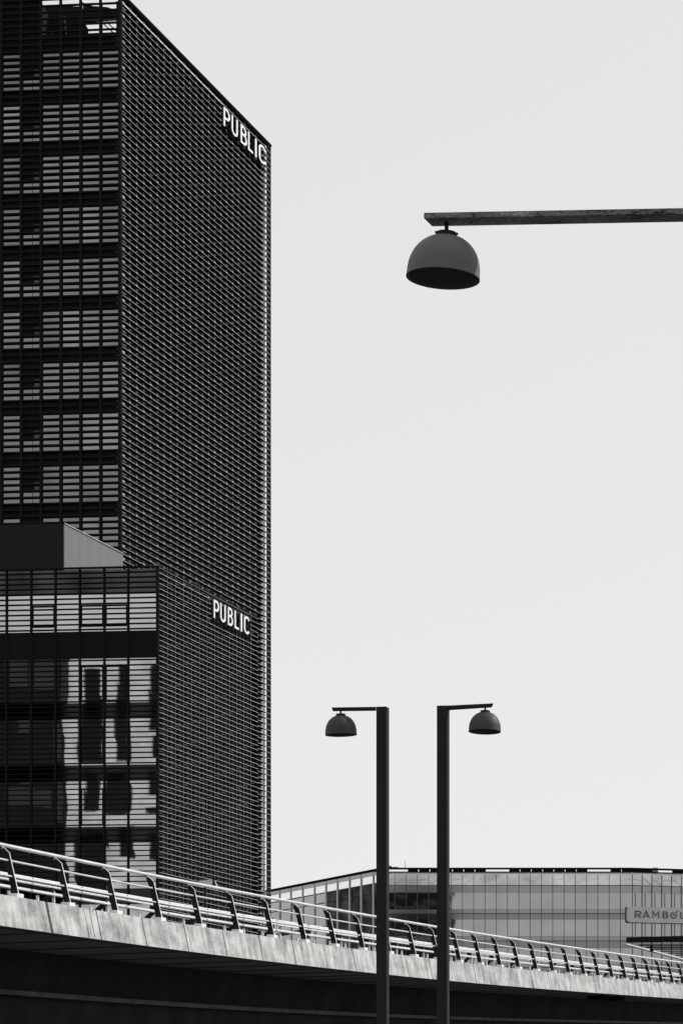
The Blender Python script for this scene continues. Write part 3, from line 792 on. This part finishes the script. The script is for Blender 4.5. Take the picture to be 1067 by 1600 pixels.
# ---------------- railing
rl = thing('bridge_railing', 'steel railing of bent dark posts and pale tubes along the bridge edge', 'railing', tuple(bp(bD(340), 0.25, -1.03)))
def path(out, dz, a=DA, b=DZ, n=90): return [bp(D, out, dz) for D in drange(a, b, n)]
m = MB(); m.tube(path(-0.02, 0.0), 0.040, 14); m.build('top_rail', 'stain', rl, True)
m = MB()
for k, D in enumerate(allD[3::4]):
    D += 1.6; m.tube([bp(D - 0.05, -0.02, 0), bp(D + 0.05, -0.02, 0)], 0.048, 12)
m.build('rail_sleeve', 'stain', rl, True)
m = MB(); m.tube(path(0.13, -0.335), 0.022, 10); m.build('middle_rail', 'stain', rl, True)
m = MB(); m.tube(path(0.215, -0.675), 0.022, 10); m.build('lower_rail', 'stain', rl, True)
for D in allD:
    jr = lambda s: random.uniform(-s, s)
    prof = [(0.0, -0.035), (0.155, -0.175), (0.362, -1.04), (0.215, -1.04), (0.105, -0.55), (0.035, -0.27), (-0.055, -0.06)]
    m = MB(); m.plate([bp(D, o, z) for o, z in prof], ub_ * 0.022)
    p = m.build('post', 'poststeel', rl)
    m = MB()
    a, b = bp(D, 0.16, -0.175), bp(D, 0.367, -1.04)
    q0, q1, q2 = bp(D - 0.004, 0.004, -0.033), bp(D - 0.004, 0.160, -0.174), bp(D - 0.004, 0.367, -1.04)
    m.beam(q0, q1, 0.032, 0.007, 0, nb_); m.beam(q1, q2, 0.032, 0.007, 0, nb_)
    m.build('sunlit_edge', 'galv', p)  # sunlit outer edge of the post plate, laid on as a pale strip
    m = MB()
    a = bp(D, 0, 0)
    for o0, o1 in ((0.17, 0.41),):
        m.hexa([bp(D - .16, .20, -1.12), bp(D - .16, .40, -1.12), bp(D + .2, .40, -1.12), bp(D + .2, .2, -1.12),
                bp(D - .16, .2, -1.04), bp(D - .16, .40, -1.04), bp(D + .2, .40, -1.04), bp(D + .2, .2, -1.04)])
    m.build('base_plate', 'whitetrim', p)
    m = MB(); m.tube([bp(D - 0.02, 0.0, -0.045), bp(D - 0.02, 0.0, -0.09)], 0.012, 6); m.build('bolt', 'galv', p)
# ---------------- crash barrier behind
cr = thing('crash_barrier', 'pale double beam crash barrier on short posts just behind the bridge railing', 'barrier', tuple(bp(bD(340), -0.45, -1.1)))
io = -0.42
def beamstrip(name, zc_, h, t, parent, matn, out=io):
    m = MB(); k = h / 2
    strip(m, DA, DZ, [(out, zc_ - k), (out + t, zc_ - k * 0.55), (out + t, zc_ + k * 0.55), (out, zc_ + k), (out - .03, zc_ + k), (out - .03, zc_ - k)], 90)
    return m.build(name, matn, parent)
beamstrip('beam', -0.53, 0.085, 0.03, cr, 'galv'); beamstrip('beam', -0.625, 0.05, 0.03, cr, 'galv'); beamstrip('beam', -0.785, 0.07, 0.03, cr, 'galv')
k = 0
D = DA + 0.5
while D < DZ:
    m = MB()
    m.hexa([bp(D, io - .06, -1.1), bp(D, io - .01, -1.1), bp(D + .06, io - .01, -1.1), bp(D + .06, io - .06, -1.1),
            bp(D, io - .06, -.86), bp(D, io - .01, -.86), bp(D + .06, io - .01, -.86), bp(D + .06, io - .06, -.86)])
    m.build('stub_post', 'whitetrim', cr)
    if k % 2 == 0:
        Dq = D + 1.0 + random.uniform(-.2, .2)
        m = MB()
        m.plate([bp(Dq, io - .32, -1.1), bp(Dq, io + .02, -0.80), bp(Dq, io + .02, -.56), bp(Dq, io - .05, -.50), bp(Dq, io - .14, -.56), bp(Dq, io - .12, -.80), bp(Dq, io - .5, -1.1)], ub_ * 0.10)
        q = m.build('bracket', 'poststeel', cr)
        m = MB(); m.tube([bp(Dq + .05, io - .03, -.54), bp(Dq + .05, io - .03, -.46)], 0.045, 10); m.build('knob', 'poststeel', q)
        m = MB(); m.hexa([bp(Dq + .11, io - .04, -1.1), bp(Dq + .11, io + .02, -1.1), bp(Dq + .16, io + .02, -1.1), bp(Dq + .16, io - .04, -1.1),
                          bp(Dq + .11, io - .04, -.72), bp(Dq + .11, io + .02, -.72), bp(Dq + .16, io + .02, -.72), bp(Dq + .16, io - .04, -.72)])
        m.build('spacer', 'galv', q)
    D += gap * 0.55 if D < 110 else gap * 0.6; k += 1
# small plate behind the rail, and its dark head
Ds = bD(324) * 1.06
q = P(324, 1380, Ds)
ts = thing('signal_box', 'small pale box with dark end standing just behind the top rail', 'box', (q.x, q.y, bp(bD(324), -1.5, -1.1).z))
m = MB()
for ya, yb, mi in ((1376.5, 1384, 0),):
    a = P(311, 0, Ds); b = P(332, 0, Ds)
    m.hexa([(a.x, a.y, P(311, 1384, Ds).z), (b.x, b.y, P(332, 1385, Ds).z), (b.x, b.y + .2, P(332, 1385, Ds).z), (a.x, a.y + .2, P(311, 1384, Ds).z),
            (a.x, a.y, P(311, 1376.8, Ds).z), (b.x, b.y, P(332, 1374.8, Ds).z), (b.x, b.y + .2, P(332, 1374.8, Ds).z), (a.x, a.y + .2, P(311, 1376.8, Ds).z)])
m.build('case', 'signpanel', ts)
m = MB(); b = P(335.4, 0, Ds); a = P(332.2, 0, Ds)
m.box(a.x, b.x, a.y, a.y + .2, P(333, 1388, Ds).z, P(333, 1373.5, Ds).z); m.build('end_cap', 'slat', ts)
m = MB(); b = P(320, 0, Ds); m.tube([(b.x, b.y + .1, ts.location.z), (b.x, b.y + .1, P(320, 1384, Ds).z)], 0.03, 8); m.build('leg', 'poststeel', ts)
q = bp(bD(342), -0.05, 0)
hk = MB(); hk.tube([q + Vector((0, 0, -.06)), q + Vector((0, 0, .07)), q + Vector((-.04, 0, .14)), q + Vector((-.06, 0, .2))], 0.014, 8)
tagm(hk.build('hooked_stay', 'galv', None, True), 'small bent metal stay sticking up above the top rail beside the pale box', 'stay')

# ------------------------------------------------------------------ street lamps
def dome_profile(R, H, n=22):
    pr = []
    for i in range(n + 1):
        t = i / n
        if t < 0.16: r = R * (1 - 0.015 * t / 0.16 - 0.0); z = H * t
        else:
            a = (t - 0.16) / 0.84 * math.pi / 2
            r = R * 0.985 * math.cos(a) ** 0.88 if a < math.pi / 2 - 1e-6 else 0.0
            z = H * (0.16 + 0.84 * math.sin(a) ** 1.0)
        pr.append((max(r, 0.001), z))
    return pr
def lamp_head(root, D, rimx, rimy, R, H, tiltx, tilty, dome_mat, arm_bottom_z, topx):
    c = P(rimx, rimy, D)
    ax, ay = tiltx, tilty
    def fn(v):                                       # tilt about y (roll) and x (pitch)
        x, y, z = v
        x2 = x * math.cos(ay) + z * math.sin(ay); z2 = -x * math.sin(ay) + z * math.cos(ay)
        y3 = y * math.cos(ax) - z2 * math.sin(ax); z3 = y * math.sin(ax) + z2 * math.cos(ax)
        return c + Vector((x2, y3, z3))
    out = dome_profile(R, H); inn = [(max(r - 0.006, 0.001), z - 0.006 if i else z) for i, (r, z) in enumerate(out)]
    m = MB(); m.lathe(out, fn, 72, 0); m.lathe([out[0], inn[0]], fn, 72, 0)
    sh = m.build('lamp_shade', dome_mat, root, True)
    m = MB(); m.lathe(inn, fn, 72); m.build('reflector', 'inside', sh, True)
    m = MB(); rb = R * 0.6
    m.lathe([(0.001, .13), (rb * .6, .135), (rb * .95, .15), (rb, .17), (rb, .19)], fn, 40); m.build('lens', 'lens', sh, True)
    m = MB(); m.lathe([(0.001, H + .022), (.066, H + .020), (.068, H - .004), (.088, H - .014), (.085, H - .03)], fn, 32); m.build('collar', 'lamppaint', root, True)
    tp_ = fn(Vector((0, 0, H + .02)))
    m = MB(); m.tube([tp_ - Vector((0, 0, .01)), Vector((tp_.x, tp_.y, (tp_.z + arm_bottom_z) / 2)), Vector((tp_.x, tp_.y, arm_bottom_z + 0.01))], 0.013, 12)
    m.tube([Vector((tp_.x, tp_.y, tp_.z - .005)), Vector((tp_.x, tp_.y, tp_.z + .008))], 0.03, 12)
    m.build('stem', 'lamppaint', root, True)
    for s in (-1, 1):
        m = MB(); q = fn(Vector((s * .068, -.05, H - 0.005))); m.tube([q, q + Vector((0, 0, .014))], .008, 6); m.build('screw', 'lamppaint', root)
GRP = 'bell shaped street lamps'
# two distant lamps
R_ = 0.24
Ds_ = R_ * 2 * F / 50.0
# left lamp
def pole(root, xl, xc, xr, ytop, D, depth):
    a = P(xl, ytop, D + 0.02); b = P(xc, ytop, D)
    w_ = Vector((b.x - a.x, b.y - a.y, 0)).normalized(); dd = Vector((-w_.y, w_.x, 0))
    # right face must end at column xr
    k = (xr - CX) / F
    dx, dy = dd.x, dd.y
    n = 0.2; skew = (k * (b.y + n) - b.x)
    c = Vector((b.x + skew, b.y + n, 0)); d_ = Vector((a.x + skew, a.y + n, 0))
    m = MB(); z1 = P(xc, ytop, D).z
    m.prism([(a.x, a.y), (b.x, b.y), (c.x, c.y), (d_.x, d_.y)], 0, z1)
    m.build('pole', 'lamppaint', root); return a, b, c, d_, z1
lamp1 = thing('street_lamp', 'left one of the two full street lamps, its arm and bell shade pointing left', 'street lamp', tuple(P(598, 0, Ds_).xy) + (0,), GRP)
a, b, c, d_, z1 = pole(lamp1, 587.8, 603.8, 608.0, 1104.3, Ds_, .2)
e = P(518.3, 1105.6, Ds_ + 0.09)
th = 4.0 * Ds_ / F
m = MB()
ex = e.x; far_ = Vector((ex + 0.012, e.y + 0.17, 0))
m.hexa([(ex + .015, e.y, z1 - th), (a.x - 0.002, a.y, z1 - th), (a.x - 0.002, a.y + .19, z1 - th), (ex + .018, e.y + .17, z1 - th),
        (ex, e.y, z1 - 0.002), (a.x - .002, a.y, z1 - .002), (a.x - .002, a.y + .19, z1 - .002), (ex + .003, e.y + .17, z1 - .002)])
m.build('arm', 'lamppaint', lamp1)
lamp_head(lamp1, Ds_ + .12, 532.8, 1149.0, R_, .30, 0.0, math.radians(-1.0), 'domesmall', z1 - th, 0)
lamp2 = thing('street_lamp', 'right one of the two full street lamps, its arm and bell shade pointing right', 'street lamp', tuple(P(692, 0, Ds_).xy) + (0,), GRP)
a, b, c, d_, z1 = pole(lamp2, 682.4, 698.4, 702.2, 1102.6, Ds_, .2)
e = P(771, 1099.2, Ds_ - 0.28); 
m = MB()
ze = e.z
m.hexa([(b.x + .002, b.y, z1 - th - .01), (e.x - .015, e.y, ze - th), (e.x - .02, e.y + .19, ze - th), (b.x + .03, b.y + .19, z1 - th - .01),
        (b.x + .002, b.y, z1 - .002), (e.x, e.y, ze), (e.x + .0, e.y + .19, ze), (b.x + .03, b.y + .19, z1 - .002)])
m.build('arm', 'lamppaint', lamp2)
lamp_head(lamp2, Ds_ - .15, 757.2, 1143.8, R_ * 1.01, .30, math.radians(-3.5), math.radians(1.5), 'domesmall', ze - th, 0)
# near lamp with the long worn arm
Db = R_ * 2 * F / 116.5
lamp3 = thing('street_lamp', 'near street lamp at upper right, big grey bell shade under a long worn arm', 'street lamp', tuple(P(1350, 0, Db - .35).xy) + (0,), GRP)
e0 = P(662, 331.6, Db); e1 = P(1067, 324.2, Db * (HY - 331.6) / (HY - 324.2))
dirn = (e1 - e0); dirn.z = 0; lenx = 3.6; dn_ = dirn.normalized()
e2 = e0 + dn_ * 3.6; zt_ = e0.z; th = 9.0 * Db / F
nn = Vector((-dn_.y, dn_.x, 0)); wdt = 0.19
# oblique end cut: the far corner sits further right
cut = 9.3 * Db / F + 0.008
A0, A1, A2, A3 = e0, e2, e2 + nn * wdt, e0 + nn * wdt + dn_ * cut
m = MB(); m.hexa([(q.x, q.y, zt_ - th) for q in (A0, A1, A2, A3)] + [(q.x, q.y, zt_) for q in (A0, A1, A2, A3)])
o = m.build('arm', 'arm', lamp3)
bv = o.modifiers.new('bevel', 'BEVEL'); bv.width = 0.003; bv.segments = 2
m = MB(); q = e2
m.prism([(q.x, q.y), (q.x + .16, q.y - .012), (q.x + .2, q.y + .19), (q.x + .04, q.y + .2)], 0, zt_ + .002); m.build('pole', 'lamppaint', lamp3)
lamp_head(lamp3, Db + .09, 691.9, 434.6, R_, .28, math.radians(-2.0), math.radians(4.6), 'dome', zt_ - th, 0)
m = MB(); q = e0 + dn_ * 0.31; m.tube([(q.x, q.y + .1, zt_ - th - .008), (q.x, q.y + .1, zt_ - th + .002)], .008, 8); m.build('screw', 'lamppaint', lamp3)

# ------------------------------------------------------------------ what the glass reflects: buildings and an added block behind the camera
Lr = 330.0
pa_, r0 = BLF.refl(180, 1200, Lr, -gB)
rh = Vector((r0.x, r0.y, 0)).normalized(); side = Vector((-rh.y, rh.x, 0))
def onplane(px, py, off=0.0):                        # hit of the mirrored ray with the facade plane facing the block
    q, r = BLF.refl(px, py, 0, -gB)
    t = (pa_ - q).dot(rh) / r.dot(rh)
    return q + r * t - rh * off
def slab(name, mt, parent, x0, y0, x1, y1, thick, off=0.0, ground=False):
    p00 = onplane(x0, y1, off); p10 = onplane(x1, y1, off); p11 = onplane(x1, y0, off); p01 = onplane(x0, y0, off)
    if ground: p00.z = 0; p10.z = 0
    t = rh * thick
    mb = MB(); mb.hexa([p00, p10, p10 + t, p00 + t, p01, p11, p11 + t, p01 + t]); return mb.build(name, mt, parent)
base = onplane(200, 1300); 
rb = thing('pale_office_block', 'pale plastered block with dark windows, seen only as a reflection in the lower glass', 'building', (base.x, base.y, 0))
slab('wall', 'facade', rb, 104, 1036.5, 330, 1400, 14, 0, True)
for x0, y0, x1, y1 in ((129, 1043, 161, 1190), (184, 1043, 203, 1190), (131, 1205, 152, 1269), (163, 1205, 201, 1270), (235, 1042, 255, 1140), (240, 1150, 262, 1180),
                       (233, 1205, 244, 1240), (224, 1262, 262, 1272), (120, 1300, 168, 1390), (186, 1292, 205, 1340), (232, 1300, 260, 1340)):
    slab('window', 'darkfacade', rb, x0, y0, x1, y1, 0.15, 0.2)
base = onplane(40, 1300)
rb2 = thing('dark_tower_block', 'dark tower block, seen only as the dark left part of the reflection', 'building', (base.x, base.y, 0))
slab('wall', 'darkfacade', rb2, -260, 1004, 103.5, 1400, 20, 0.5, True)
for x0, y0, x1, y1 in ((10, 1028, 46, 1075), (48, 1030, 86, 1078), (92, 1034, 102, 1100), (28, 1125, 46, 1150), (88, 1130, 98, 1195), (30, 1222, 46, 1228), (4, 1232, 80, 1262), (86, 1225, 97, 1290)):
    slab('window', 'dimwin', rb2, x0, y0, x1, y1, 0.1, 0.62)
# added unseen block, there to mirror as a dark patch in the far office
yT = -150.0
k = (DR - yT) + 0.0
x0 = (604 - CX) / F * (DR + DR - yT); x1 = (706.5 - CX) / F * (DR + DR - yT)
zT = EYE + (HY - 1368) / F * (DR + DR - yT)
rt = thing('reflection_blocker', 'added unseen dark block, there only to darken the reflection in the far glass offices', 'building', ((x0 + x1) / 2, yT - 8, 0))
m = MB(); m.box(x0, x1, yT - 16, yT, 0, zT); m.build('wall', 'darkfacade', rt)
m = MB()
for i in range(18):
    z = 3 + i * (zT - 5) / 18
    m.box(x0 + 1, x1 - 1, yT, yT + 0.1, z, z + 1.1)
m.build('ribbon_window', 'mullion', rt)
